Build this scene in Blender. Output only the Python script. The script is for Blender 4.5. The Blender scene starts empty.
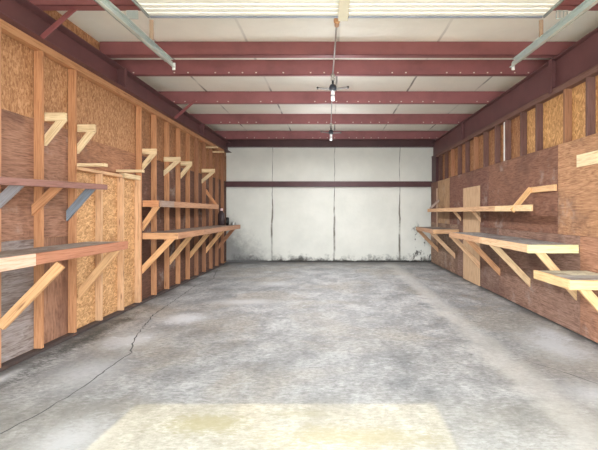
import bpy, bmesh, math, random
from mathutils import Vector, Matrix
random.seed(7)
S = bpy.context.scene
COL = S.collection

# ------------------------------------------------------------------ node helpers
class NT:
    def __init__(self, name, rough=0.7, metallic=0.0, spec=0.3):
        self.m = bpy.data.materials.new(name); self.m.use_nodes = True
        self.t = self.m.node_tree; self.t.nodes.clear()
        self.out = self.n('ShaderNodeOutputMaterial')
        self.b = self.n('ShaderNodeBsdfPrincipled')
        self.b.inputs['Roughness'].default_value = rough
        self.b.inputs['Metallic'].default_value = metallic
        self.b.inputs['Specular IOR Level'].default_value = spec
        self.l(self.b.outputs[0], self.out.inputs[0])
    def n(self, typ, **kw):
        nd = self.t.nodes.new(typ)
        for k, v in kw.items(): setattr(nd, k, v)
        return nd
    def l(self, a, b): self.t.links.new(a, b)
    def put(self, sock, v):
        if isinstance(v, bpy.types.NodeSocket): self.l(v, sock)
        elif isinstance(v, tuple) and len(v) == 3 and sock.type == 'RGBA': sock.default_value = (*v, 1)
        else: sock.default_value = v
    def math(self, op, a, b=None, c=None, clamp=False):
        nd = self.n('ShaderNodeMath', operation=op, use_clamp=clamp)
        self.put(nd.inputs[0], a)
        if b is not None: self.put(nd.inputs[1], b)
        if c is not None: self.put(nd.inputs[2], c)
        return nd.outputs[0]
    def mix(self, f, a, b, blend='MIX'):
        nd = self.n('ShaderNodeMix', data_type='RGBA', blend_type=blend)
        self.put(nd.inputs[0], f); self.put(nd.inputs[6], a); self.put(nd.inputs[7], b)
        return nd.outputs[2]
    def coord(self, which='Object'):
        return self.n('ShaderNodeTexCoord').outputs[which]
    def mapping(self, vec, scale=(1, 1, 1), loc=(0, 0, 0), rot=(0, 0, 0)):
        nd = self.n('ShaderNodeMapping')
        self.put(nd.inputs['Vector'], vec)
        nd.inputs['Scale'].default_value = scale; nd.inputs['Location'].default_value = loc
        nd.inputs['Rotation'].default_value = rot
        return nd.outputs[0]
    def noise(self, vec, scale=5, detail=4, rough=0.55, dist=0.0):
        nd = self.n('ShaderNodeTexNoise')
        self.put(nd.inputs['Vector'], vec)
        nd.inputs['Scale'].default_value = scale; nd.inputs['Detail'].default_value = detail
        nd.inputs['Roughness'].default_value = rough; nd.inputs['Distortion'].default_value = dist
        return nd.outputs['Fac']
    def voronoi(self, vec, scale=5, feature='F1', out='Color'):
        nd = self.n('ShaderNodeTexVoronoi', feature=feature)
        self.put(nd.inputs['Vector'], vec); nd.inputs['Scale'].default_value = scale
        return nd.outputs[out]
    def ramp(self, fac, stops):
        nd = self.n('ShaderNodeValToRGB'); self.put(nd.inputs[0], fac)
        e = nd.color_ramp.elements
        while len(e) < len(stops): e.new(0.5)
        for x, (p, c) in zip(e, stops):
            x.position = p; x.color = (*c, 1) if len(c) == 3 else c
        return nd.outputs[0]
    def step(self, v, lo, hi):
        nd = self.n('ShaderNodeMapRange', interpolation_type='SMOOTHSTEP')
        self.put(nd.inputs[0], v); nd.inputs[1].default_value = lo; nd.inputs[2].default_value = hi
        return nd.outputs[0]
    def sep(self, vec):
        nd = self.n('ShaderNodeSeparateXYZ'); self.put(nd.inputs[0], vec); return nd.outputs
    def color(self, c): self.put(self.b.inputs['Base Color'], c)
    def bump(self, h, strength=0.3, dist=0.01):
        nd = self.n('ShaderNodeBump'); nd.inputs['Strength'].default_value = strength
        nd.inputs['Distance'].default_value = dist; self.put(nd.inputs['Height'], h)
        self.l(nd.outputs[0], self.b.inputs['Normal'])
    def jitter(self):
        """object coordinates shifted by a per-object random amount"""
        oi = self.n('ShaderNodeObjectInfo')
        sc = self.math('MULTIPLY', oi.outputs['Random'], 37.0)
        add = self.n('ShaderNodeVectorMath', operation='ADD')
        self.l(self.coord(), add.inputs[0])
        cmb = self.n('ShaderNodeCombineXYZ')
        for i in range(3): self.l(sc, cmb.inputs[i])
        self.l(cmb.outputs[0], add.inputs[1])
        return add.outputs[0], oi.outputs['Color'], oi.outputs['Random']

def mat_lumber():
    t = NT('sawn_lumber', 0.72)
    v, col, rnd = t.jitter()
    g = t.noise(t.mapping(v, (1.2, 22, 22)), 3.0, 4, 0.6, 0.6)
    big = t.noise(v, 2.2, 3, 0.6)
    kn = t.voronoi(t.mapping(v, (1.6, 9, 9)), 1.0, 'F1', 'Distance')
    f = t.ramp(g, [(0.3, (0.64, 0.55, 0.52)), (0.52, (0.95, 0.91, 0.98)), (0.75, (1.04, 1.02, 1.12))])
    c = t.mix(1.0, col, f, 'MULTIPLY')
    c = t.mix(t.math('MULTIPLY', t.step(big, 0.55, 0.75), 0.3), c, (0.30, 0.15, 0.08))
    c = t.mix(t.math('MULTIPLY', t.math('SUBTRACT', 1.0, t.step(kn, 0.03, 0.13)), 0.75), c, (0.16, 0.06, 0.03))
    t.color(c); t.bump(g, 0.15, 0.004)
    return t.m

def mat_osb():
    t = NT('oriented_strand_board', 0.7)
    v, col, rnd = t.jitter()
    w = t.noise(v, 9, 2)
    warp = t.n('ShaderNodeVectorMath', operation='ADD'); t.l(v, warp.inputs[0])
    cm = t.n('ShaderNodeCombineXYZ'); t.l(t.math('MULTIPLY', w, 0.12), cm.inputs[0]); t.l(t.math('MULTIPLY', w, 0.08), cm.inputs[2]); t.l(cm.outputs[0], warp.inputs[1])
    a = t.sep(t.voronoi(t.mapping(warp.outputs[0], (56, 56, 22), rot=(0.35, 0, 0)), 1.0))[0]
    b = t.sep(t.voronoi(t.mapping(warp.outputs[0], (70, 70, 28), rot=(-0.6, 0, 0.3)), 1.0))[1]
    fl = t.math('ADD', t.math('MULTIPLY', a, 0.55), t.math('MULTIPLY', b, 0.45))
    f = t.ramp(fl, [(0.12, (0.62, 0.54, 0.48)), (0.4, (0.88, 0.86, 0.84)), (0.62, (1.05, 1.06, 1.08)), (0.85, (1.28, 1.4, 1.55))])
    c = t.mix(1.0, col, f, 'MULTIPLY')
    st = t.noise(v, 1.3, 4, 0.65)
    c = t.mix(t.math('MULTIPLY', t.step(st, 0.5, 0.72), 0.4), c, (0.20, 0.09, 0.04))
    t.color(c); t.bump(fl, 0.2, 0.004)
    return t.m

def mat_plywood():
    t = NT('weathered_plywood', 0.75)
    v, col, rnd = t.jitter()
    n1 = t.noise(t.mapping(v, (0.55, 1, 2.6)), 1.6, 5, 0.6, 1.2)
    rings = t.math('FRACT', t.math('MULTIPLY', n1, 9.0))
    rings = t.math('ABSOLUTE', t.math('SUBTRACT', rings, 0.5))
    fine = t.noise(t.mapping(v, (3, 40, 40)), 2.0, 3, 0.6, 0.4)
    f = t.ramp(t.math('ADD', t.math('MULTIPLY', rings, 0.32), t.math('MULTIPLY', fine, 0.75)), [(0.24, (0.5, 0.42, 0.37)), (0.45, (0.98, 0.98, 0.98)), (0.66, (1.35, 1.42, 1.5))])
    c = t.mix(1.0, col, f, 'MULTIPLY')
    s1 = t.noise(v, 1.1, 5, 0.65)
    c = t.mix(t.math('MULTIPLY', t.step(s1, 0.48, 0.64), 0.55), c, (0.11, 0.052, 0.038))
    s2 = t.noise(t.mapping(v, loc=(5, 3, 9)), 1.5, 5, 0.7)
    c = t.mix(t.math('MULTIPLY', t.step(s2, 0.56, 0.72), 0.5), c, (0.42, 0.36, 0.32))
    t.color(c); t.bump(fine, 0.12, 0.004)
    return t.m

def mat_insulation(name, back):
    t = NT(name, 0.55, spec=0.25)
    v = t.coord(); x, y, z = t.sep(v)
    n = t.noise(v, 1.2, 4, 0.6)
    w = t.noise(t.mapping(v, (1, 1, 1)), 3.0, 3, 0.6)
    c = t.mix(t.step(n, 0.3, 0.7), *(((0.80, 0.79, 0.715), (0.72, 0.715, 0.645)) if back else ((0.90, 0.875, 0.79), (0.83, 0.81, 0.73))))
    mark = t.noise(v, 14, 3, 0.7)
    if back:
        seam = None
        wob = t.math('MULTIPLY', t.math('SUBTRACT', t.noise(t.mapping(v, (0.2, 1, 1)), 1.6, 2), 0.5), 0.09)
        xs = t.math('ADD', x, wob)
        for xi in (-1.80, 0.10, 2.10):
            d = t.math('ABSOLUTE', t.math('SUBTRACT', xs, xi))
            wd = t.math('MULTIPLY_ADD', t.step(z, 2.6, 1.0), 0.030, 0.012)
            s = t.math('SUBTRACT', 1.0, t.math('SMOOTH_MIN', t.math('DIVIDE', d, wd), 1.0, 0.4), clamp=True)
            seam = s if seam is None else t.math('MAXIMUM', seam, s)
        brk = t.math('MULTIPLY_ADD', t.step(t.noise(t.mapping(v, (0.5, 1, 1)), 2.6, 4), 0.35, 0.6), 0.6, 0.4)
        c = t.mix(t.math('MULTIPLY', t.math('MULTIPLY', t.step(seam, 0.05, 0.7), 0.9), brk), c, (0.11, 0.09, 0.06))
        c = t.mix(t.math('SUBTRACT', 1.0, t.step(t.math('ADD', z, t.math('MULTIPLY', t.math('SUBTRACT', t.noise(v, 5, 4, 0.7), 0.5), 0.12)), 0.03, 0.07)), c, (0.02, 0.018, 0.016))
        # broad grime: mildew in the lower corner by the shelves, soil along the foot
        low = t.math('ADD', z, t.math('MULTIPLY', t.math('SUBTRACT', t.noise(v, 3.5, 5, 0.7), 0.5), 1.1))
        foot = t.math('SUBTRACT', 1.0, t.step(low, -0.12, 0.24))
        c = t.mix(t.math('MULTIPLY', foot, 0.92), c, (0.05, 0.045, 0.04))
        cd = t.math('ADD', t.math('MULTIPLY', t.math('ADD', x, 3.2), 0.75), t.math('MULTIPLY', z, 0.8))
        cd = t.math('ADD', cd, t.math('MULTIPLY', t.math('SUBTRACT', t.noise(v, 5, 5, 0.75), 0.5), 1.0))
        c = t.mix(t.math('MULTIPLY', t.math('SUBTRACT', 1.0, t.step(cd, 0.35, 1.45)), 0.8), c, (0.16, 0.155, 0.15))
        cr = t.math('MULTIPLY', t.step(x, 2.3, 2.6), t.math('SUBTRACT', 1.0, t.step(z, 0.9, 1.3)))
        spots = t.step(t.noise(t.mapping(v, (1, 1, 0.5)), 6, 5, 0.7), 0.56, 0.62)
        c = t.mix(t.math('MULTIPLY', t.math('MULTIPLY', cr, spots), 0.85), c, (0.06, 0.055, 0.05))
    else:
        seam = None
        xs = t.math('ADD', x, t.math('MULTIPLY', t.math('SUBTRACT', t.noise(v, 2.0, 2), 0.5), 0.03))
        for xi in (-2.42, -1.16, 0.10, 1.48, 2.79):
            d = t.math('ABSOLUTE', t.math('SUBTRACT', xs, xi))
            s = t.math('SUBTRACT', 1.0, t.step(d, 0.008, 0.026))
            seam = s if seam is None else t.math('MAXIMUM', seam, s)
        c = t.mix(t.math('MULTIPLY', seam, t.math('MULTIPLY', t.step(y, 4.5, 6.8), t.math('MULTIPLY_ADD', t.step(t.noise(v, 0.9, 2), 0.4, 0.6), 0.7, 0.15))), c, (0.10, 0.09, 0.08))
    t.color(c)
    t.bump(t.math('ADD', n, t.math('MULTIPLY', mark, 0.15)), 0.35, 0.05)
    return t.m

def mat_floor():
    t = NT('worn_concrete', 0.62, spec=0.3)
    v = t.coord(); x, y, z = t.sep(v)
    big = t.noise(v, 0.55, 5, 0.62, 0.5)
    mid = t.noise(t.mapping(v, (1, 0.8, 1)), 2.2, 6, 0.68, 0.3)
    fine = t.noise(v, 16, 6, 0.75)
    c = t.ramp(mid, [(0.30, (0.165, 0.168, 0.17)), (0.5, (0.30, 0.30, 0.298)), (0.68, (0.43, 0.43, 0.425))])
    c = t.mix(t.math('MULTIPLY', t.step(big, 0.46, 0.62), 0.5), c, (0.32, 0.285, 0.235))
    c = t.mix(0.55, c, t.ramp(fine, [(0.3, (0.4, 0.4, 0.4)), (0.5, (1, 1, 1)), (0.72, (1.4, 1.4, 1.4))]), 'MULTIPLY')
    streak = t.noise(t.mapping(v, (5, 14, 1), loc=(2, 1, 0), rot=(0, 0, 0.25)), 3.2, 6, 0.8, 0.5)
    c = t.mix(0.8, c, t.ramp(streak, [(0.36, (0.62, 0.61, 0.6)), (0.5, (1, 1, 1)), (0.62, (1.3, 1.3, 1.3))]), 'MULTIPLY')
    pit = t.noise(t.mapping(v, (1, 1.6, 1), loc=(9, 4, 0)), 7, 8, 0.85, 1.0)
    c = t.mix(t.math('MULTIPLY', t.step(pit, 0.57, 0.66), 0.5), c, (0.15, 0.15, 0.155))
    c = t.mix(t.math('MULTIPLY', t.step(t.noise(t.mapping(v, (1.2, 2.2, 1), loc=(1, 7, 0)), 2.6, 7, 0.8, 0.6), 0.58, 0.66), 0.5), c, (0.56, 0.575, 0.59))
    # dark scuffs
    sc = t.step(t.noise(t.mapping(v, (1.4, 0.7, 1), loc=(3, 8, 0)), 3.4, 6, 0.75, 0.8), 0.56, 0.7)
    c = t.mix(t.math('MULTIPLY', sc, 0.5), c, (0.19, 0.19, 0.2))
    # pale rubbed track along the plywood side
    band = t.math('SUBTRACT', 1.0, t.step(t.math('ABSOLUTE', t.math('ADD', t.math('SUBTRACT', x, 1.75), t.math('MULTIPLY', t.math('SUBTRACT', mid, 0.5), 0.6))), 0.05, 0.26))
    c = t.mix(t.math('MULTIPLY', band, 0.4), c, (0.60, 0.58, 0.54))
    # whitish lime / paint smears
    def smear(cx, cy, rx, ry, s, col=(0.70, 0.72, 0.75)):
        nonlocal c
        dx = t.math('DIVIDE', t.math('SUBTRACT', x, cx), rx); dy = t.math('DIVIDE', t.math('SUBTRACT', y, cy), ry)
        d = t.math('SQRT', t.math('ADD', t.math('MULTIPLY', dx, dx), t.math('MULTIPLY', dy, dy)))
        d = t.math('ADD', d, t.math('ADD', t.math('MULTIPLY', t.math('SUBTRACT', streak, 0.5), 3.5), t.math('MULTIPLY', t.math('SUBTRACT', mid, 0.5), 2.5)))
        c = t.mix(t.math('MULTIPLY', t.math('SUBTRACT', 1.0, t.step(d, 0.1, 1.3)), s), c, col)
    smear(-2.10, 5.9, 0.35, 0.3, 0.65); smear(-2.35, 4.9, 0.35, 0.35, 0.55); smear(-1.75, 2.75, 0.25, 0.3, 0.6)
    smear(2.55, 4.7, 0.35, 0.6, 0.6); smear(2.75, 5.2, 0.18, 0.4, 0.5); smear(-2.3, 3.9, 0.3, 0.4, 0.35)
    smear(-1.5, 7.0, 0.5, 0.25, 0.4); smear(2.2, 3.4, 0.25, 0.3, 0.35); smear(-1.2, 8.8, 0.4, 0.3, 0.3)
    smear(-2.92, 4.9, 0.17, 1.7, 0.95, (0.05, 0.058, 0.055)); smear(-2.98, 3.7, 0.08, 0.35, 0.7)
    smear(-0.9, 2.95, 0.35, 0.14, 0.7, (0.22, 0.20, 0.10)); smear(0.1, 2.78, 0.6, 0.14, 0.6, (0.26, 0.23, 0.12)); smear(-0.3, 3.1, 0.2, 0.07, 0.5, (0.2, 0.19, 0.12))
    # damp dirt along the stud-wall foot and back wall
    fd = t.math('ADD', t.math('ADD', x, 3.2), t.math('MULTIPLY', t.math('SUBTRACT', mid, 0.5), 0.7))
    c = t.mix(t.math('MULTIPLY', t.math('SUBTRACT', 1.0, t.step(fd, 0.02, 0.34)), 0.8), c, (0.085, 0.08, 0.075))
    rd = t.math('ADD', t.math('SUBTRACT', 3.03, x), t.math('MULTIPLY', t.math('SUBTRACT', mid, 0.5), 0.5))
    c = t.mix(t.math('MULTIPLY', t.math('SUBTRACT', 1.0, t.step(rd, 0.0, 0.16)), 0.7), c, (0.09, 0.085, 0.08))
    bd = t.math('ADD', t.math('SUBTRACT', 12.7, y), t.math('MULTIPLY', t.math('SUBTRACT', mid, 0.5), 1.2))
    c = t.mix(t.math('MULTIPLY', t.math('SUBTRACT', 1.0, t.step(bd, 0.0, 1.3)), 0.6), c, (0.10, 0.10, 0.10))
    # yellowish tint over the floor nearest the door
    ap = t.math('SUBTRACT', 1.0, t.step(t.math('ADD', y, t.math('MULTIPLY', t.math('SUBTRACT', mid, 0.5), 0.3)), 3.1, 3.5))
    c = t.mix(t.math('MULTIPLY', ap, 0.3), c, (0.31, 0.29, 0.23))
    t.color(c); t.bump(t.math('ADD', mid, t.math('MULTIPLY', fine, 0.5)), 0.2, 0.01)
    t.put(t.b.inputs['Roughness'], t.math('MULTIPLY_ADD', mid, 0.4, 0.4))
    return t.m

def mat_paint(name, rough=0.5, metallic=0.0, vary=0.25, spec=0.35, screws=False):
    t = NT(name, rough, metallic, spec)
    v, col, rnd = t.jitter()
    n = t.noise(v, 2.5, 5, 0.65)
    f = t.ramp(n, [(0.3, (1 - vary,) * 3), (0.55, (1, 1, 1)), (0.8, (1 + vary * 0.6,) * 3)])
    c = t.mix(1.0, col, f, 'MULTIPLY')
    if screws:
        x, y, z = t.sep(t.coord())
        fx = t.math('ABSOLUTE', t.math('SUBTRACT', t.math('FRACT', t.math('DIVIDE', x, 0.21)), 0.5))
        mk = t.math('MULTIPLY', t.math('LESS_THAN', fx, 0.055), t.math('LESS_THAN', t.math('ABSOLUTE', t.math('SUBTRACT', z, 3.665)), 0.008))
        mk = t.math('MULTIPLY', mk, t.math('GREATER_THAN', t.noise(t.mapping(v, (1, 0, 0)), 1.3, 1), 0.47))
        c = t.mix(mk, c, (0.72, 0.66, 0.58))
    t.color(c)
    return t.m

def mat_emit(name, c, s):
    t = NT(name, 0.4)
    t.color(c); t.b.inputs['Emission Color'].default_value = (*c, 1); t.b.inputs['Emission Strength'].default_value = s
    return t.m

LUM = mat_lumber(); OSB = mat_osb(); PLY = mat_plywood(); FLOOR = mat_floor()
INSB = mat_insulation('white_faced_insulation_wall', True); INSC = mat_insulation('white_faced_insulation_roof', False)
RED = mat_paint('red_oxide_steel', 0.5, 0.0, 0.22); REDS = mat_paint('red_oxide_steel_with_screws', 0.5, 0.0, 0.22, screws=True); GALV = mat_paint('galvanized_steel', 0.42, 0.55, 0.2)
CREAM = mat_paint('cream_door_enamel', 0.45, 0, 0.08); DARK = mat_paint('dark_plastic', 0.45, 0, 0.1)
TUBE = mat_emit('lit_lamp_diffuser', (0.85, 0.84, 0.82), 0.3)
CRACK = mat_paint('dirt_filled_crack', 0.9, 0, 0.3)

# ------------------------------------------------------------------ object helpers
WORLD = {}
def link(name, me, mat, color=(1, 1, 1), parent=None, M=None):
    o = bpy.data.objects.new(name, me); COL.objects.link(o)
    mats = mat if isinstance(mat, (list, tuple)) else [mat]
    for m in mats: me.materials.append(m)
    o.color = (*color, 1)
    M = M or Matrix()
    WORLD[o.name] = M.copy()
    if parent is not None:
        o.parent = parent
        M = (WORLD[parent.name] if parent.name in WORLD else Matrix.Translation(parent.location)).inverted() @ M
    o.matrix_basis = M
    return o

def tag(o, label=None, cat=None, group=None, kind=None):
    if label: o['label'] = label
    if cat: o['category'] = cat
    if group: o['group'] = group
    if kind: o['kind'] = kind
    return o

def thing(name, loc, label, cat, group=None):
    o = bpy.data.objects.new(name, None); COL.objects.link(o); o.location = loc
    o.empty_display_size = 0.1
    return tag(o, label, cat, group)

def boxmesh(lx, ly, lz, bev=0.003):
    bm = bmesh.new()
    bmesh.ops.create_cube(bm, size=1)
    bmesh.ops.scale(bm, vec=(lx, ly, lz), verts=bm.verts)
    if bev: bmesh.ops.bevel(bm, geom=bm.edges[:], offset=min(bev, lx / 4, ly / 4, lz / 4), segments=1, affect='EDGES')
    me = bpy.data.meshes.new('m'); bm.to_mesh(me); bm.free(); return me

def frame_matrix(center, ex, ey=None):
    ex = Vector(ex).normalized()
    ey = Vector(ey) if ey is not None else (Vector((0, 1, 0)) if abs(ex.y) < 0.9 else Vector((1, 0, 0)))
    ez = ex.cross(ey).normalized(); ey = ez.cross(ex).normalized()
    M = Matrix((ex, ey, ez)).transposed().to_4x4(); M.translation = Vector(center)
    return M

def box(name, x0, x1, y0, y1, z0, z1, mat, color=(1, 1, 1), parent=None, bev=0.003):
    """axis-aligned board; local X runs along the longest side so the grain follows it"""
    d = [x1 - x0, y1 - y0, z1 - z0]; c = Vector(((x0 + x1) / 2, (y0 + y1) / 2, (z0 + z1) / 2))
    k = d.index(max(d))
    ex = [Vector((1, 0, 0)), Vector((0, 1, 0)), Vector((0, 0, 1))]
    a, b = [i for i in range(3) if i != k]
    M = frame_matrix(c, ex[k], ex[a])
    return link(name, boxmesh(d[k], d[a], d[b], bev), mat, color, parent, M)

def beam(name, p0, p1, wy, wz, mat, color=(1, 1, 1), parent=None, ey=None, bev=0.003):
    p0, p1 = Vector(p0), Vector(p1)
    M = frame_matrix((p0 + p1) / 2, p1 - p0, ey)
    return link(name, boxmesh((p1 - p0).length, wy, wz, bev), mat, color, parent, M)

def brace(name, xf, zf, xw, zw, y0, t, w, mat, color, parent):
    """2x4 knee brace in an X-Z plane: square cut at height zf, plumb cut against the wall at xw"""
    p, q = Vector((xf, zf)), Vector((xw, zw)); d = (q - p).normalized()
    n = Vector((-d.y, d.x))
    if n.dot(Vector((xw, zf)) - p) < 0: n = -n
    a = p + n * w                                   # inner edge passes through a
    pi = a + d * ((zf - a.y) / d.y); qi = a + d * ((xw - a.x) / d.x)
    pts = [p, q, qi, pi]
    c = Vector(((p.x + q.x) / 2, 0, (p.y + q.y) / 2)); c.y = y0 + t / 2
    M = frame_matrix(c, (d.x, 0, d.y), (0, 1, 0)); Mi = M.inverted()
    bm = bmesh.new()
    v0 = [bm.verts.new(Mi @ Vector((u.x, y0, u.y))) for u in pts]
    v1 = [bm.verts.new(Mi @ Vector((u.x, y0 + t, u.y))) for u in pts]
    bm.faces.new(v0); bm.faces.new(v1[::-1])
    for i in range(4): bm.faces.new((v0[i], v1[i], v1[(i + 1) % 4], v0[(i + 1) % 4]))
    bmesh.ops.recalc_face_normals(bm, faces=bm.faces)
    bmesh.ops.bevel(bm, geom=bm.edges[:], offset=0.002, segments=1, affect='EDGES')
    me = bpy.data.meshes.new('m'); bm.to_mesh(me); bm.free()
    return link(name, me, mat, color, parent, M)

def multibox(name, boxes, mat, color=(1, 1, 1), parent=None, mats_idx=None):
    bm = bmesh.new()
    for i, (x0, x1, y0, y1, z0, z1) in enumerate(boxes):
        r = bmesh.ops.create_cube(bm, size=1)
        bmesh.ops.scale(bm, vec=(x1 - x0, y1 - y0, z1 - z0), verts=r['verts'])
        bmesh.ops.translate(bm, vec=((x0 + x1) / 2, (y0 + y1) / 2, (z0 + z1) / 2), verts=r['verts'])
        if mats_idx:
            for f in {f for v in r['verts'] for f in v.link_faces}: f.material_index = mats_idx[i]
    me = bpy.data.meshes.new('m'); bm.to_mesh(me); bm.free()
    return link(name, me, mat, color, parent)

def lathe(name, prof, center, axis, mat, color, parent, seg=20):
    bm = bmesh.new(); rings = []
    for r, h in prof:
        rings.append([bm.verts.new((h, r * math.cos(2 * math.pi * i / seg), r * math.sin(2 * math.pi * i / seg))) for i in range(seg)])
    for a, b in zip(rings, rings[1:]):
        for i in range(seg): bm.faces.new((a[i], a[(i + 1) % seg], b[(i + 1) % seg], b[i]))
    bm.faces.new(rings[0]); bm.faces.new(rings[-1])
    bmesh.ops.recalc_face_normals(bm, faces=bm.faces)
    for f in bm.faces: f.smooth = len(f.verts) == 4
    me = bpy.data.meshes.new('m'); bm.to_mesh(me); bm.free()
    return link(name, me, mat, color, parent, frame_matrix(center, axis))

def shade(c, s=0.12):
    k = 1 + random.uniform(-s, s); return tuple(min(1, u * k) for u in c)

# colours (linear)
PINE = (0.58, 0.29, 0.13); PALE = (0.76, 0.49, 0.26); FRESH = (0.82, 0.65, 0.36); OLD = (0.40, 0.20, 0.10)
REDW = (0.44, 0.19, 0.09); GREY = (0.30, 0.29, 0.28); BROWN = (0.22, 0.10, 0.06); STEEL = (0.27, 0.098, 0.10)
OSBC = (0.45, 0.23, 0.108); OSBF = (0.60, 0.34, 0.155)
ORD = ['first', 'second', 'third', 'fourth', 'fifth', 'sixth', 'seventh', 'eighth', 'ninth', 'tenth', 'eleventh', 'twelfth', 'thirteenth', 'fourteenth', 'fifteenth', 'sixteenth']

XL, XR, YB, YF = -3.212, 3.147, 12.70, 0.60        # inner planes of the shell
# ------------------------------------------------------------------ shell
def st(o): return tag(o, kind='structure')
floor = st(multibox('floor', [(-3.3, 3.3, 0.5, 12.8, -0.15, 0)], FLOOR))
st(multibox('ground_outside', [(-9, 9, -12, 0.5, -0.17, -0.02)], mat_paint('driveway_concrete', 0.8, 0, 0.15), (0.62, 0.58, 0.50)))
st(multibox('wall_left', [(XL - 0.1, XL, 0.6, 12.7, 0, 3.625), (XL - 0.1, XL, 0.6, 5.86, 3.625, 3.864)], OSB, OSBC))
st(multibox('wall_right', [(XR, XR + 0.1, 0.6, 12.7, 0, 3.625)], OSB, OSBC))
st(multibox('wall_back', [(-3.6, 3.6, YB, YB + 0.1, 0, 3.864)], INSB))
st(multibox('wall_front', [(-3.6, -1.66, 0.5, 0.6, 0, 3.864), (2.0, 3.6, 0.5, 0.6, 0, 3.864), (-1.66, 2.0, 0.5, 0.6, 3.05, 3.865)], CREAM, (0.7, 0.68, 0.6)))
st(multibox('ceiling', [(-3.6, 3.6, 0.5, 12.8, 3.865, 3.965), (3.48, 3.6, 0.5, 12.7, 3.56, 3.866), (-3.6, -3.48, 0.5, 12.7, 3.56, 3.866), (3.25, 3.6, 0.5, 12.7, 3.56, 3.62), (-3.6, -3.314, 0.5, 12.7, 3.56, 3.62)], INSC))
st(multibox('sun_patch_blocker', [(0.66, 3.4, -2.6, 0.5, 3.30, 3.40)], CREAM, (0.7, 0.68, 0.6)))  # unseen slab added outside the door to cut the sun patch to width

# crack along the slab
def ribbon(name, pts, w, parent):
    P = [Vector((x, y, 0)) for x, y in pts]; Q = []
    for a, b in zip(P, P[1:]):
        n = max(2, int((b - a).length / 0.07))
        for i in range(n):
            Q.append(a.lerp(b, i / n) + Vector((random.gauss(0, 0.008), random.gauss(0, 0.008), 0)))
    Q.append(P[-1]); bm = bmesh.new(); L = []
    for i, p in enumerate(Q):
        d = (Q[min(i + 1, len(Q) - 1)] - Q[max(i - 1, 0)]).normalized(); n = Vector((-d.y, d.x, 0)); h = w * random.uniform(0.35, 1) / 2
        L.append((bm.verts.new(p + n * h + Vector((0, 0, 0.0015))), bm.verts.new(p - n * h + Vector((0, 0, 0.0015)))))
    for a, b in zip(L, L[1:]): bm.faces.new((a[0], a[1], b[1], b[0]))
    bmesh.ops.recalc_face_normals(bm, faces=bm.faces)
    if bm.faces[0].normal.z < 0: bmesh.ops.reverse_faces(bm, faces=bm.faces[:])
    me = bpy.data.meshes.new('m'); bm.to_mesh(me); bm.free()
    return link(name, me, CRACK, (0.12, 0.12, 0.12), parent)
def fp(x, y):
    Y = 1.5 * 415 / (y - 213); return ((x - 331) / 415 * Y, Y)
ribbon('slab_crack', [fp(*p) for p in ((0, 434.5), (40, 413), (75, 393), (113, 365), (131.5, 352.7), (133.5, 340), (152, 316), (175, 300), (194, 286.6), (213, 279), (216, 271.5), (220.6, 264))], 0.018, floor)
ribbon('slab_crack', [fp(*p) for p in ((524, 360), (560, 371), (598, 384))], 0.012, floor)

# ------------------------------------------------------------------ stud wall (X = -3.2 .. -3.11)
SX0, SX1 = -3.199, -3.111
def sy(k): return 4.50 + 0.582 * k            # far face of stud k
studs = []
for k in range(-1, 14):
    y1 = sy(k); y0 = y1 - 0.038
    if y1 > 12.62: break
    short = k in (2, 3)
    n = k + 1
    col = shade(PALE if k in (2, 3) else (0.50, 0.28, 0.14) if k == -1 else PINE if k < 9 else OLD, 0.12)
    if short:
        lab = f'short pale stud under the header in the boarded-up doorway, {"nearer" if k == 2 else "farther from"} the garage door'
        lab = 'short pale stud inside the boarded-up doorway, beside the low near shelf' if k == 2 else 'short pale stud in the boarded-up doorway under the little crosspiece'
    else:
        lab = f'bare pine stud on the open-stud wall, {ORD[n]} back from the garage door'
    o = box('wall_stud', SX0, SX1, y0, y1, 0.041, 2.03 if short else 3.248, LUM, col)
    tag(o, lab, 'wall stud', 'studs of the open wall'); studs.append(o)
tag(box('top_plate', SX0, SX1, 3.2, 12.11, 3.25, 3.332, LUM, (0.55, 0.29, 0.13)), 'long timber top plate along the open-stud wall under the steel beam', 'timber plate')
tag(box('sill_plate', SX0, SX1, 3.2, 12.11, 0.001, 0.04, LUM, (0.08, 0.06, 0.05)), 'dark damp sill plate on the floor under the open studs', 'timber plate')

# sheets behind the studs, lower 8 feet
def backing(name, y0, y1, z0, z1, mat, col, lab):
    o = box(name, -3.211, -3.2005, y0, y1, z0, z1, mat, col, bev=0)
    return tag(o, lab, 'wall sheet')
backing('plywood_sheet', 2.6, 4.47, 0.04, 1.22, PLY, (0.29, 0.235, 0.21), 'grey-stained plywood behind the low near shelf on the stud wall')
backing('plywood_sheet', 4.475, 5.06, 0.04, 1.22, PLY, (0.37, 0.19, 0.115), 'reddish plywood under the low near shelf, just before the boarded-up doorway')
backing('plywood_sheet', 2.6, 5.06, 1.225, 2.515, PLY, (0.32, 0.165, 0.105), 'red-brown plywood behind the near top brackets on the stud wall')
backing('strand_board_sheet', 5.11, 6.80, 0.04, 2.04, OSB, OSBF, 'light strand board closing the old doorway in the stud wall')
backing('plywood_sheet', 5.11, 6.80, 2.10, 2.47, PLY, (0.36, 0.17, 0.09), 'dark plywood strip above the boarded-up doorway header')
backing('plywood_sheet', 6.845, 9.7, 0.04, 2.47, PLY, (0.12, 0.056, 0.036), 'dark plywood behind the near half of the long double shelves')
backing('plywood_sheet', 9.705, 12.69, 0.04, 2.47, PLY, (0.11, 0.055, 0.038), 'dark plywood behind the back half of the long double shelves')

backing('strand_board_sheet', 6.845, 12.69, 2.475, 3.24, OSB, (0.33, 0.155, 0.07), 'browner strand board behind the upper ends of the far open studs')
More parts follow.
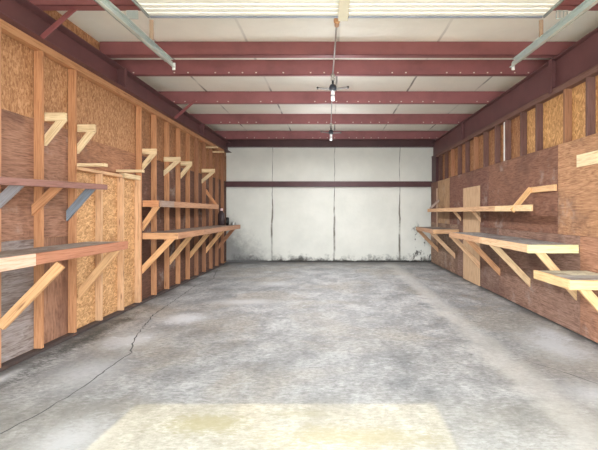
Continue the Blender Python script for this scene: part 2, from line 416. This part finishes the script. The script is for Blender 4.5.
# doorway header and its little crosspiece
tag(box('header_board', SX0, SX1 - 0.002, 5.102, 6.20, 2.033, 2.072, LUM, PALE), 'pale header board across the boarded-up doorway', 'board')
tag(box('wall_stud', SX0, SX1, sy(4) - 0.0775, sy(4) - 0.0385, 0.041, 2.03, LUM, PALE), 'short pale stud doubled against the tall brown stud at the doorway side', 'wall stud', 'studs of the open wall')
tag(box('header_block', SX0, SX1, 6.262, 6.788, 2.033, 2.105, LUM, FRESH), 'short pale crosspiece beside the tall stud in the boarded-up doorway', 'board')
tag(box('ledge_arm', SX0, -2.79, 5.102, 5.19, 2.075, 2.113, LUM, FRESH), 'loose pale arm jutting from the stud at the near end of the doorway header', 'board')
tag(box('ledge_arm', SX0, -2.81, 6.17, 6.258, 2.108, 2.146, LUM, FRESH), 'loose pale arm jutting out at the far end of the doorway header', 'board')
tag(box('ledge_arm', SX0, -2.83, sy(10) + .001, sy(10) + 0.09, 3.125, 3.157, LUM, FRESH), 'nearer of two thin boards high up near the back corner', 'board')
tag(box('ledge_arm', SX0, -2.83, sy(11) + .001, sy(11) + 0.09, 3.095, 3.127, LUM, FRESH), 'thin board high up beside the back wall edge', 'board')

# triangular brackets, top row
def bracket(y0, ztop, xo, lab, near=False):
    t = thing('shelf_bracket', (SX1, y0, ztop - 0.1), lab, 'bracket', 'triangular brackets on the stud wall')
    xin = SX1 + 0.001
    if near: xin = SX0 + 0.005
    c = shade(FRESH, 0.06)
    box('arm', xin, xo, y0, y0 + 0.038, ztop - 0.089, ztop, LUM, c, t)
    brace('brace', xo - 0.005, ztop - 0.09, xin, ztop - 0.36, y0, 0.038, 0.075, LUM, shade(FRESH, 0.06), t)
bracket(sy(0) + 0.001, 2.59, -2.885, 'pale triangular bracket nearest the garage door, high on the stud wall')
bracket(sy(1) + 0.001, 2.585, -2.895, 'pale triangular bracket above the near end of the doorway header')
bracket(sy(4) + 0.001, 2.56, -2.88, 'pale triangular bracket on the stud at the far side of the doorway')
bracket(sy(6) - 0.078, 2.57, -2.88, 'pale triangular bracket, nearer one of the close pair above long shelves', True)
bracket(sy(7) + 0.001, 2.57, -2.88, 'pale triangular bracket, farther one of the close pair above long shelves')
bracket(sy(10) - 0.078, 2.59, -2.87, 'pale triangular bracket closest to the insulated back wall', True)

# ------------------------------------------------------------------ shelves on the stud wall
BR = 0.086
def decks(name_y, x0, x1, y0, y1, z0, z1, mat, col, parent):
    return box('deck', x0, x1, y0, y1, z0, z1, mat, col, parent)

t = thing('wall_shelf', (-3.0, 4.3, 1.78), 'narrow old grey-topped shelf above the wide low one near the garage door', 'shelf')
def tilt_box(name, x0, x1, y0, y1, z0a, z0b, h, mat, col, parent):
    return beam(name, ((x0 + x1) / 2, y0, z0a + h / 2), ((x0 + x1) / 2, y1, z0b + h / 2), x1 - x0, h, mat, col, parent, (1, 0, 0))
tilt_box('deck', -3.108, -2.806, 2.7, 5.10, 1.769, 1.836, 0.018, PLY, (0.45, 0.27, 0.2), t)
tilt_box('front_rail', -2.804, -2.766, 2.7, 5.14, 1.715, 1.787, 0.064, LUM, (0.30, 0.155, 0.115), t)
brace('brace', -2.85, 1.765, -3.195, 1.44, 3.843, 0.038, BR, LUM, (0.33, 0.33, 0.32), t)
brace('brace', -2.87, 1.775, -3.195, 1.47, 4.424, 0.036, BR, LUM, PINE, t)
brace('brace', -2.84, 1.80, -3.195, 1.40, 5.004, 0.038, BR, LUM, (0.24, 0.28, 0.30), t)

t = thing('wall_shelf', (-2.9, 4.3, 0.9), 'wide low shelf beside the garage door with pale and red front boards', 'shelf')
box('deck', SX1 + 0.002, -2.64, 2.6, 5.30, 1.118, 1.136, PLY, (0.36, 0.31, 0.27), t)
box('front_rail', -2.638, -2.60, 2.6, 3.66, 1.035, 1.142, LUM, (0.78, 0.52, 0.35), t)
box('front_rail', -2.638, -2.60, 3.662, 5.32, 1.04, 1.142, LUM, (0.48, 0.215, 0.115), t)
beam('brace', (-3.095, 3.885, 0.435), (-2.622, 4.03, 1.0), 0.038, 0.09, LUM, (0.70, 0.41, 0.18), t, (0, 1, 0))
brace('brace', -2.602, 1.039, SX1 + 0.001, 0.43, 5.103, 0.038, 0.09, LUM, (0.70, 0.42, 0.19), t)

t = thing('wall_shelf', (-3.0, 8.6, 1.5), 'long narrow upper shelf across the far studs of the open wall', 'shelf')
box('deck', SX1 + 0.002, -2.85, 6.88, 10.40, 1.687, 1.705, PLY, (0.40, 0.26, 0.17), t)
box('front_rail', -2.848, -2.81, 6.88, 7.45, 1.60, 1.707, LUM, (0.36, 0.27, 0.20), t)
box('front_rail', -2.848, -2.81, 7.452, 10.40, 1.60, 1.707, LUM, (0.50, 0.28, 0.15), t)
box('end_rail', SX1 + 0.002, -2.85, 6.842, 6.879, 1.60, 1.707, LUM, (0.66, 0.33, 0.15), t)
brace('brace', -2.83, 1.599, SX1 + 0.001, 1.20, 6.842, 0.038, BR, LUM, (0.72, 0.42, 0.19), t)
brace('hanging_brace', -2.83, 1.708, SX1 + 0.001, 2.10, 10.325, 0.038, 0.07, LUM, PINE, t)
box('arm', SX1 + 0.002, -2.85, 10.40, 10.438, 1.60, 1.70, LUM, PINE, t)

t = thing('wall_shelf', (-2.9, 9.0, 0.9), 'long wide lower shelf with many diagonal braces reaching the back corner', 'shelf')
box('deck', SX1 + 0.002, -2.57, 6.88, 11.58, 1.152, 1.17, PLY, (0.30, 0.22, 0.17), t)
box('front_rail', -2.568, -2.53, 6.88, 8.3, 1.065, 1.172, LUM, (0.50, 0.27, 0.14), t)
box('front_rail', -2.568, -2.53, 8.302, 11.6, 1.065, 1.172, LUM, (0.44, 0.25, 0.14), t)
box('end_rail', SX1 + 0.002, -2.53, 6.842, 6.879, 1.065, 1.172, LUM, (0.72, 0.42, 0.20), t)
for k in (4, 6, 8, 10, 12):
    brace('brace', -2.575, 1.064 if k == 4 else 1.15, SX1 + 0.001, 0.50, sy(k) + 0.001, 0.038, 0.092, LUM, shade((0.78, 0.47, 0.21) if k < 12 else OLD, 0.1), t)

# things left on that shelf
t = thing('jerry_can', (-2.93, 11.1, 1.171), 'tall dark can with pale pink cap on the far shelf end', 'can')
def jug():
    bm = bmesh.new(); seg = 16; rings = []
    for h, sx, sy_ in ((0, .078, .06), (0.01, .085, .066), (0.28, .085, .066), (0.33, .07, .055), (0.37, .035, .03), (0.39, .03, .03)):
        rings.append([bm.verts.new((math.copysign(abs(math.cos(a)) ** .6, math.cos(a)) * sx, math.copysign(abs(math.sin(a)) ** .6, math.sin(a)) * sy_, h)) for a in [2 * math.pi * i / seg for i in range(seg)]])
    for a, b in zip(rings, rings[1:]):
        for i in range(seg): bm.faces.new((a[i], a[(i + 1) % seg], b[(i + 1) % seg], b[i]))
    bm.faces.new(rings[0][::-1]); bm.faces.new(rings[-1])
    for f in bm.faces: f.smooth = True
    me = bpy.data.meshes.new('m'); bm.to_mesh(me); bm.free(); return me
link('body', jug(), DARK, (0.05, 0.03, 0.03), t, Matrix.Translation((-2.93, 11.1, 1.171)))
lathe('cap', [(0.034, 0), (0.038, 0.01), (0.038, 0.05), (0.03, 0.06)], (-2.93, 11.1, 1.5605), (0, 0, 1), DARK, (0.75, 0.52, 0.50), t)
t = thing('caster_wheel', (-2.78, 11.15, 1.171), 'small black wheel standing beside the tall dark can', 'wheel')
lathe('tire', [(0.055, -0.03), (0.095, -0.035), (0.108, -0.02), (0.108, 0.02), (0.095, 0.035), (0.055, 0.03)], (-2.78, 11.15, 1.280), (1, 0.35, 0), DARK, (0.02, 0.02, 0.02), t, 28)
lathe('hub', [(0.02, -0.045), (0.05, -0.036), (0.05, 0.036), (0.02, 0.045)], (-2.78, 11.15, 1.280), (1, 0.35, 0), GALV, (0.35, 0.33, 0.3), t)
t = thing('small_tin', (-2.67, 11.35, 1.171), 'low grey tin at the very end of the lower far shelf', 'tin')
lathe('body', [(0.07, 0), (0.072, 0.005), (0.072, 0.055), (0.07, 0.06)], (-2.67, 11.35, 1.171), (0, 0, 1), GALV, (0.4, 0.39, 0.36), t)
lathe('lid', [(0.074, 0), (0.074, 0.012), (0.06, 0.014)], (-2.67, 11.35, 1.2315), (0, 0, 1), GALV, (0.45, 0.44, 0.42), t)

# ------------------------------------------------------------------ plywood wall (face X = 3.03)
PX0, PX1 = 3.030, 3.042
def sheet(y0, y1, z0, z1, col, lab, x0=PX0, x1=PX1, name='plywood_sheet'):
    return tag(box(name, x0, x1, y0 + 0.002, y1 - 0.002, z0, z1, PLY, col, bev=0.001), lab, 'plywood sheet')
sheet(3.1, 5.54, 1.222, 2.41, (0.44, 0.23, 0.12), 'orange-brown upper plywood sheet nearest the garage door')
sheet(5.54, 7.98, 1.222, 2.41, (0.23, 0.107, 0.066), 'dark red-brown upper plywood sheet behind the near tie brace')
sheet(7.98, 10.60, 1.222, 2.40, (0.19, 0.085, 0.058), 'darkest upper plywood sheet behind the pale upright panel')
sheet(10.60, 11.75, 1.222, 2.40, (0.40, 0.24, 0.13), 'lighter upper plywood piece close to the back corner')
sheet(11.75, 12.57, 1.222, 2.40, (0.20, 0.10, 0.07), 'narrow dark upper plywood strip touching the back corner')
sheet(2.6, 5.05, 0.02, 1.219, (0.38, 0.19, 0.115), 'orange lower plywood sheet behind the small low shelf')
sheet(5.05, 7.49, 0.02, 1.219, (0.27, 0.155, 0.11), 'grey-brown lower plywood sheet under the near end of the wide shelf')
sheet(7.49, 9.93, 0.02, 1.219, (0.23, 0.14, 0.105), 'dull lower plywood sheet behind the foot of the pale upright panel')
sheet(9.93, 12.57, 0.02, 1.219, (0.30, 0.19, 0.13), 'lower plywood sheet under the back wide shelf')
tag(box('plywood_sheet', 3.012, 3.029, 8.42, 9.46, 0.012, 2.06, LUM, (0.62, 0.43, 0.24)), 'pale upright plywood panel standing against the dark plywood wall', 'panel')
tag(box('batten', 3.012, 3.029, 11.78, 11.86, 0.6, 2.2, LUM, (0.6, 0.42, 0.27)), 'thin pale upright batten near the back corner of plywood wall', 'batten')
tag(box('pine_board', 3.010, 3.029, 3.3, 5.09, 2.06, 2.21, LUM, (0.90, 0.74, 0.42)), 'fresh pine board nailed flat on the near upper plywood', 'board')

# studs above the plywood
tag(box('nailing_plate', 3.0435, 3.139, 3.2, 12.53, 2.37, 2.412, LUM, (0.15, 0.08, 0.06)), 'dark nailing plate behind the top edge of the plywood wall', 'timber plate')
sys_r = [3.80, 4.40, 4.97, 5.45, 6.19, 6.69, 7.27, 7.73, 8.30, 8.86, 9.42, 9.98, 10.55, 11.12, 11.70]
for i, y in enumerate(sys_r):
    c = (0.16, 0.085, 0.065) if i not in (3, 9, 12) else (0.40, 0.20, 0.10)
    zt = 3.118
    tag(box('cripple_stud', 3.045, 3.139, y - 0.05, y, 2.415, zt, LUM, shade(c, 0.2)), f'dark stud above the plywood wall, {ORD[i]} back from the garage door', 'wall stud', 'studs above the plywood')
tag(box('top_plate', 3.045, 3.139, 3.2, 12.02, 3.12, 3.198, LUM, (0.20, 0.11, 0.08)), 'dark timber top plate under the steel beam above the plywood', 'timber plate')
tag(box('strand_board_sheet', 3.1395, 3.1445, 3.2, 6.66, 2.2, 3.2, OSB, (0.58, 0.31, 0.12), bev=0), 'strand board with sun bounce painted bright orange between the near studs above the plywood', 'wall sheet')  # brighter than the far sheet: bounced sunlight put into its colour
tag(box('strand_board_sheet', 3.1395, 3.1445, 6.67, 12.69, 2.2, 3.2, OSB, (0.36, 0.17, 0.075), bev=0), 'browner strand board between the far studs above the plywood', 'wall sheet')
tag(box('daylight_strip', 3.0445, 3.049, 7.272, 7.32, 2.42, 3.1, CREAM, (0.9, 0.85, 0.78)), 'thin white strip standing in for daylight between two dark studs above the plywood', 'strip')  # opaque cream strip; daylight is drawn by its pale colour

# shelves on the plywood wall
t = thing('wall_shelf', (2.9, 8.5, 1.5), 'long narrow top shelf with tie brace along the plywood wall', 'shelf')
XB = 3.011
box('front_rail', 2.72, 2.758, 5.66, 6.9, 1.526, 1.615, LUM, (0.86, 0.62, 0.32), t)
box('front_rail', 2.72, 2.758, 6.902, 11.7, 1.528, 1.617, LUM, (0.66, 0.42, 0.22), t)
box('deck', 2.76, XB - 0.002, 6.30, 11.7, 1.599, 1.613, PLY, (0.42, 0.28, 0.18), t)
for y in (8.33, 9.60): brace('brace', 2.765, 1.597, XB - 0.001, 1.31, y, 0.038, 0.06, LUM, (0.75, 0.5, 0.27), t)
beam('hanging_brace', (2.705, 6.20, 1.53), (2.985, 6.20, 1.865), 0.038, 0.075, LUM, (0.80, 0.50, 0.22), t, (0, 1, 0))
box('cleat', 2.992, 3.029, 5.56, 6.24, 1.80, 1.885, LUM, (0.78, 0.50, 0.24), t)
beam('hanging_brace', (2.76, 11.55, 1.62), (3.0, 11.55, 1.86), 0.038, 0.06, LUM, (0.40, 0.32, 0.25), t, (0, 1, 0))

t = thing('wall_shelf', (2.7, 6.8, 0.8), 'wide lower shelf with a pale end board in the middle of plywood wall', 'shelf')
box('deck', 2.45, XB - 0.002, 5.11, 8.46, 1.09, 1.107, PLY, (0.35, 0.33, 0.31), t)
box('front_rail', 2.41, 2.448, 5.11, 6.75, 1.01, 1.11, LUM, (0.80, 0.55, 0.30), t)
box('front_rail', 2.41, 2.448, 6.752, 8.48, 1.01, 1.11, LUM, (0.62, 0.38, 0.20), t)
box('end_rail', 2.41, 3.028, 5.07, 5.108, 1.007, 1.110, LUM, (0.92, 0.84, 0.42), t)
for y, c in ((5.11, (0.85, 0.60, 0.30)), (6.30, (0.85, 0.62, 0.33)), (7.42, (0.66, 0.36, 0.17)), (8.38, PALE)):
    brace('brace', 2.452 if y < 5.2 else 2.412, 1.089 if y < 5.2 else 1.009, XB if y > 8.37 else 3.028, 0.42 if y < 5.2 else 0.37, y, 0.038, 0.09, LUM, c, t)

t = thing('wall_shelf', (2.7, 10.7, 0.8), 'wide lower shelf nearest the back wall on the plywood wall', 'shelf')
box('deck', 2.45, 3.026, 9.84, 11.75, 1.09, 1.107, PLY, (0.28, 0.24, 0.2), t)
box('front_rail', 2.41, 2.448, 9.84, 11.78, 1.01, 1.11, LUM, (0.46, 0.28, 0.16), t)
box('end_rail', 2.41, 3.028, 9.80, 9.838, 1.007, 1.110, LUM, (0.72, 0.46, 0.24), t)
for y, c in ((10.12, (0.74, 0.50, 0.28)), (11.70, (0.62, 0.38, 0.2))):
    brace('brace', 2.412, 1.009, 3.028, 0.38, y, 0.038, 0.09, LUM, c, t)

t = thing('wall_shelf', (2.7, 4.5, 0.6), 'small lowest shelf with fresh pale boards beside the garage door', 'shelf')
box('deck', 2.45, 3.026, 4.22, 4.55, 0.80, 0.817, PLY, (0.45, 0.43, 0.40), t)
box('deck', 2.45, 3.026, 4.552, 4.93, 0.80, 0.817, PLY, (0.70, 0.66, 0.50), t)
box('front_rail', 2.41, 2.448, 4.22, 4.94, 0.722, 0.82, LUM, (0.86, 0.60, 0.28), t)
box('end_rail', 2.41, 3.028, 4.18, 4.218, 0.722, 0.82, LUM, (0.88, 0.66, 0.33), t)
brace('brace', 2.452, 0.799, 3.028, 0.16, 4.225, 0.038, 0.09, LUM, (0.86, 0.60, 0.28), t)

# ------------------------------------------------------------------ steel
def rafter(x0, x1, xw, z0, z1, col, lab, st_y):
    t = thing('steel_beam', ((x0 + x1) / 2, 7.5, z0), lab, 'steel beam')
    box('lower_flange', x0, x1, 0.7, 12.65, z0, z0 + 0.014, RED, col, t)
    box('upper_flange', x0, x1, 0.7, 12.65, z1 - 0.014, z1, RED, col, t)
    box('web', xw - 0.006, xw + 0.006, 0.7, 12.65, z0 + 0.014, z1 - 0.014, RED, col, t)
    s = 1 if xw < 0 else -1
    for y in st_y:
        a, b = sorted((xw + s * 0.006, (x1 if s > 0 else x0)))
        box('stiffener', a, b, y, y + 0.03, z0 + 0.0145, z1 - 0.0145, RED, col, t)
    a, b = (x1 + 0.002, x1 + 0.016) if s > 0 else (x0 - 0.02, x0 - 0.006)
    box('splice_plate', a, b, st_y[0] - 0.04, st_y[0] + 0.04, z0 + (0.06 if s > 0 else -0.045), z1, RED, col, t)
    return t
RC = (0.15, 0.062, 0.062)
rl = rafter(-3.195, -3.03, -3.15, 3.334, 3.628, RC, 'deep dark red steel beam running along the top of the open-stud wall', (6.1, 9.9))
rr = rafter(3.05, 3.135, 3.12, 3.20, 3.628, RC, 'deep dark red steel beam running along the top of the plywood wall', (5.75, 9.7))

PZ0, PZ1 = 3.63, 3.863
pur = [(4.37, 'red steel purlin directly above the raised garage door'), (5.72, 'red steel purlin with wide lip just behind the raised garage door'),
       (6.40, 'red steel purlin carrying the nearer hanging lamp'), (8.06, 'red steel purlin between the two hanging lamps'),
       (9.90, 'red steel purlin carrying the farther hanging lamp'), (11.95, 'red steel purlin last before the dark eave beam')]
for i, (y, lab) in enumerate(pur):
    x0, x1 = (-3.19 if i < 2 else -3.46), 3.46
    bx = [(x0, x1, y, y + 0.006, PZ0, PZ1), (x0, x1, y, y + 0.07, PZ0, PZ0 + 0.006), (x0, x1, y, y + 0.07, PZ1 - 0.006, PZ1)]
    idx = [0, 0, 0]
    if i in (0, 1):   # lip turned towards the door
        fz = PZ0 + (0.048 if i else 0.0); ya = y if i else y - 0.11
        bx = [(x0, x1, ya, ya + 0.006, fz, PZ1), (x0, x1, ya, ya + 0.11, fz, fz + 0.006), (x0, x1, ya + 0.104, ya + 0.11, fz, fz + 0.03), (x0, x1, ya + 0.006, ya + 0.07, PZ1 - 0.006, PZ1)]
        idx = [0] * 4
    o = multibox('roof_purlin', bx, [REDS if i > 1 else RED], shade(STEEL, 0.05), None, idx)
    tag(o, lab, 'purlin', 'red roof purlins')
tag(multibox('eave_beam', [(-3.19, 3.13, 12.50, 12.52, 3.50, 3.72), (-3.19, 3.13, 12.52, 12.68, 3.50, 3.515), (-3.19, 3.13, 12.52, 12.68, 3.705, 3.72)], RED, (0.085, 0.036, 0.037)), 'dark red eave beam across the top of the insulated back wall', 'steel beam')
tag(multibox('wall_girt', [(-3.19, 3.13, 12.58, 12.594, 2.295, 2.46), (-3.19, 3.13, 12.594, 12.69, 2.295, 2.309), (-3.19, 3.13, 12.594, 12.69, 2.446, 2.46)], RED, (0.095, 0.038, 0.04)), 'dark red girt crossing the middle of the insulated back wall', 'steel beam')
tag(multibox('corner_post', [(3.05, 3.056, 12.05, 12.56, 2.415, 3.195), (3.05, 3.13, 12.05, 12.056, 2.415, 3.195), (3.05, 3.13, 12.554, 12.56, 2.415, 3.195)], RED, (0.095, 0.038, 0.04)), 'short dark red post in the back corner beside the insulation', 'steel post')
# flange braces
beam_c = (0.24, 0.075, 0.075)
for y, lab in ((4.33, 'slanted red flange brace below the purlin above the garage door'), (8.02, 'slanted red flange brace under the purlin between the lamps')):
    tag(beam('flange_brace', (-3.02, y, 3.33), (-2.62, y, 3.68), 0.012, 0.055, RED, beam_c, None, (0, 1, 0)), lab, 'steel brace')

# ------------------------------------------------------------------ raised door and tracks
DX0, DX1, DZ = -1.70, 1.99, 3.35
t = thing('overhead_door', (0.15, 2.4, DZ), 'raised cream ribbed overhead garage door', 'garage door')
ys = [0.95, 1.68, 2.42, 3.16, 3.895]
for a, b in zip(ys, ys[1:]):
    bx = [(DX0, DX1, a + 0.004, b - 0.004, DZ, DZ + 0.035)]
    w = b - a
    for r in range(9):
        yy = a + 0.05 + r * (w - 0.1) / 8
        bx.append((DX0 + 0.01, DX1 - 0.01, yy - 0.018, yy + 0.012, DZ - 0.007, DZ))
    multibox('door_panel', bx, CREAM, (0.80, 0.77, 0.69), t)
box('end_rail', DX0, DX1, 3.897, 3.915, DZ - 0.014, DZ + 0.04, GALV, (0.28, 0.30, 0.34), t)
box('end_stile', DX0 - 0.02, DX0 - 0.001, 0.95, 3.9, DZ - 0.02, DZ + 0.035, GALV, (0.32, 0.35, 0.33), t)
box('end_stile', DX1 + 0.001, DX1 + 0.02, 0.95, 3.9, DZ - 0.02, DZ + 0.035, GALV, (0.32, 0.35, 0.33), t)
box('center_stile', 0.068, 0.16, 0.95, 3.93, DZ - 0.034, DZ - 0.0125, CREAM, (0.66, 0.60, 0.44), t)
for x in (DX0, DX1):
    s = -1 if x < 0 else 1
    box('roller_arm', x - 0.018, x + 0.018, 3.922, 3.94, 3.14, 3.33, RED, (0.30, 0.20, 0.13), t)
    multibox('corner_bracket', [(x + s * 0.02, x + s * 0.125, 3.70, 3.705, 3.23, 3.238), (x + s * 0.02, x + s * 0.125, 3.70, 3.705, 3.30, 3.308)] if s > 0 else
             [(x - 0.125, x - 0.02, 3.70, 3.705, 3.23, 3.308)], GALV, (0.42, 0.46, 0.43), t)
    if s > 0: multibox('corner_bracket', [(x + 0.02 + j * 0.033, x + 0.026 + j * 0.033, 3.7051, 3.71, 3.23, 3.308) for j in range(4)], GALV, (0.42, 0.46, 0.43), t)
for s, x, ye, lab in ((-1, -1.72, 4.50, 'galvanized garage door track on the open-stud wall side'), (1, 1.965, 4.50, 'galvanized garage door track on the plywood wall side')):
    t = thing('door_track', (x, 2.6, 3.05), lab, 'door track', 'garage door tracks')
    def zt(y): return 3.11 + 0.02 * (y - 4.45)
    def tb(name, xa, xb, za, zb, y1, col):
        return beam(name, ((xa + xb) / 2, 0.7, (za + zb) / 2 + zt(0.7)), ((xa + xb) / 2, y1, (za + zb) / 2 + zt(y1)), xb - xa, zb - za, GALV, col, t, (1, 0, 0), 0.001)
    i0, i1 = (x, x + 0.004) if s < 0 else (x - 0.004, x)
    tb('track_web', x - 0.003, x + 0.003, -0.03, 0.03, ye, (0.50, 0.56, 0.52))
    a, b = (x + 0.0035, x + 0.034) if s < 0 else (x - 0.034, x - 0.0035)
    tb('track_lip', a, b, -0.033, -0.029, ye, (0.60, 0.65, 0.61)); tb('track_lip', a, b, 0.029, 0.033, ye - 0.08, (0.55, 0.6, 0.57))
    a, b = (x - 0.036, x - 0.0035) if s < 0 else (x + 0.0035, x + 0.036)
    tb('stiffening_angle', a, b, 0.031, 0.036, ye - 0.1, (0.48, 0.54, 0.51))
    a, b = (x - 0.036, x - 0.032) if s < 0 else (x + 0.032, x + 0.036)
    tb('stiffening_angle', a, b, -0.01, 0.031, ye - 0.1, (0.42, 0.48, 0.45))
    box('hook', x - 0.004, x + 0.03, ye, ye + 0.012, zt(ye) - 0.06, zt(ye) + 0.02, GALV, (0.75, 0.74, 0.7), t)

# ------------------------------------------------------------------ conduit and lamps
t = thing('ceiling_conduit', (0.03, 7.2, 3.60), 'thin grey conduit with orange fitting running under the purlins', 'conduit')
def rod(name, p0, p1, r, mat, col, parent): 
    L = (Vector(p1) - Vector(p0)).length
    return lathe(name, [(r, -L / 2), (r, L / 2)], (Vector(p0) + Vector(p1)) / 2, Vector(p1) - Vector(p0), mat, col, parent, 10)
rod('pipe', (0.063, 4.70, 3.612), (0.028, 6.30, 3.612), 0.011, GALV, (0.38, 0.34, 0.32), t)
rod('pipe', (0.028, 6.42, 3.612), (0.0, 9.80, 3.612), 0.009, GALV, (0.34, 0.30, 0.29), t)
lathe('fitting', [(0.018, -0.07), (0.026, -0.05), (0.026, 0.03), (0.036, 0.05), (0.036, 0.075), (0.02, 0.08)], (0.065, 4.62, 3.612), (0, -1, 0), RED, (0.62, 0.33, 0.16), t)

def lamp(x, y, lab, tilt):
    t = thing('hanging_lamp', (x, y, 3.62), lab, 'lamp')
    z = 3.628
    lathe('mounting_box', [(0.03, 0), (0.034, 0.012), (0.034, 0.035), (0.024, 0.045), (0.024, 0.06), (0.034, 0.065), (0.03, 0.10)], (x, y, z), (0, 0, -1), GALV, (0.45, 0.43, 0.38), t)
    lathe('neck', [(0.012, 0), (0.018, 0.02), (0.014, 0.045), (0.02, 0.055)], (x, y, z - 0.101), (0, 0, -1), DARK, (0.02, 0.02, 0.022), t)
    lathe('housing', [(0.02, 0), (0.045, 0.012), (0.056, 0.04), (0.056, 0.085), (0.04, 0.095)], (x, y, z - 0.157), (0, 0, -1), DARK, (0.03, 0.035, 0.045), t)
    lathe('diffuser', [(0.02, 0), (0.029, 0.004), (0.029, 0.066), (0.025, 0.07)], (x, y, z - 0.253), (0, 0, -1), TUBE, (1, 1, 1), t)
    lathe('collar', [(0.036, 0), (0.036, 0.01)], (x, y, z - 0.3235), (0, 0, -1), DARK, (0.03, 0.03, 0.035), t)
    lathe('diffuser', [(0.029, 0), (0.029, 0.062), (0.02, 0.072)], (x, y, z - 0.334), (0, 0, -1), TUBE, (1, 1, 1), t)
    for s in (-1, 1):
        a = beam('wing_panel', (x + s * 0.056, y, z - 0.225), (x + s * 0.225, y, z - 0.21 + s * tilt), 0.05, 0.012, DARK, (0.14, 0.13, 0.12), t, (0, 1, 0))
        lathe('wing_tip', [(0.01, -0.03), (0.017, -0.02), (0.017, 0.02), (0.01, 0.03)], (x + s * 0.232, y, z - 0.208 + s * tilt), (0, 1, 0), DARK, (0.05, 0.045, 0.04), a)
    L = bpy.data.lights.new('lamp_glow', 'AREA'); L.shape = 'DISK'; L.size = 0.3; L.energy = LAMP_W; L.color = (0.95, 0.97, 1.0)
    G = bpy.data.lights.new('tube_glow', 'POINT'); G.energy = 30; G.shadow_soft_size = 0.25; G.color = L.color
    go = bpy.data.objects.new('tube_glow', G); COL.objects.link(go); go.parent = t; go.location = (0, 0, -0.72)
    lo = bpy.data.objects.new('lamp_glow', L); COL.objects.link(lo); lo.parent = t; lo.location = (0, 0, -0.43)
LAMP_W = 85
lamp(0.028, 6.36, 'dark hanging lamp with white tube and two side wings, nearer the garage door', 0.006)
lamp(0.0, 9.86, 'dark hanging lamp with white tube, farther back toward the insulated wall', -0.01)

# ------------------------------------------------------------------ light
W = bpy.data.worlds.new('World'); S.world = W; W.use_nodes = True
bg = W.node_tree.nodes['Background']; bg.inputs[0].default_value = (0.84, 0.93, 1.0, 1); bg.inputs[1].default_value = 15.5
P = bpy.data.lights.new('sky_portal', 'AREA'); P.shape = 'RECTANGLE'; P.size = 3.6; P.size_y = 3.0
try: P.cycles.is_portal = True
except Exception: pass
po = bpy.data.objects.new('sky_portal', P); COL.objects.link(po); po.location = (0.17, 0.45, 1.53)
po.rotation_euler = (math.radians(90), 0, 0)
sun = bpy.data.lights.new('sun', 'SUN'); sun.energy = 3.3; sun.angle = math.radians(0.6); sun.color = (1.0, 0.87, 0.48)
so = bpy.data.objects.new('sun', sun); COL.objects.link(so)
so.rotation_euler = Vector((0.05, 1, -1.105)).to_track_quat('-Z', 'Y').to_euler(); so.location = (0, -6, 8)

# ------------------------------------------------------------------ camera
F = 415.0
cam = bpy.data.cameras.new('camera'); co = bpy.data.objects.new('camera', cam); COL.objects.link(co)
co.location = (0, 0, 1.5); co.rotation_euler = (math.pi / 2, 0, 0)
cam.sensor_width = 36; cam.lens = F / 598 * 36; cam.sensor_fit = 'HORIZONTAL'
cam.shift_x = -(331 - 299) / 598; cam.shift_y = (213 - 225) / 598
cam.clip_start = 0.02; cam.clip_end = 100
S.camera = co
S.view_settings.view_transform = 'Standard'; S.view_settings.look = 'None'
S.view_settings.gamma = 1; S.view_settings.use_curve_mapping = False
S.view_settings.exposure = 0.2
S.cycles.diffuse_bounces = 6; S.cycles.max_bounces = 10
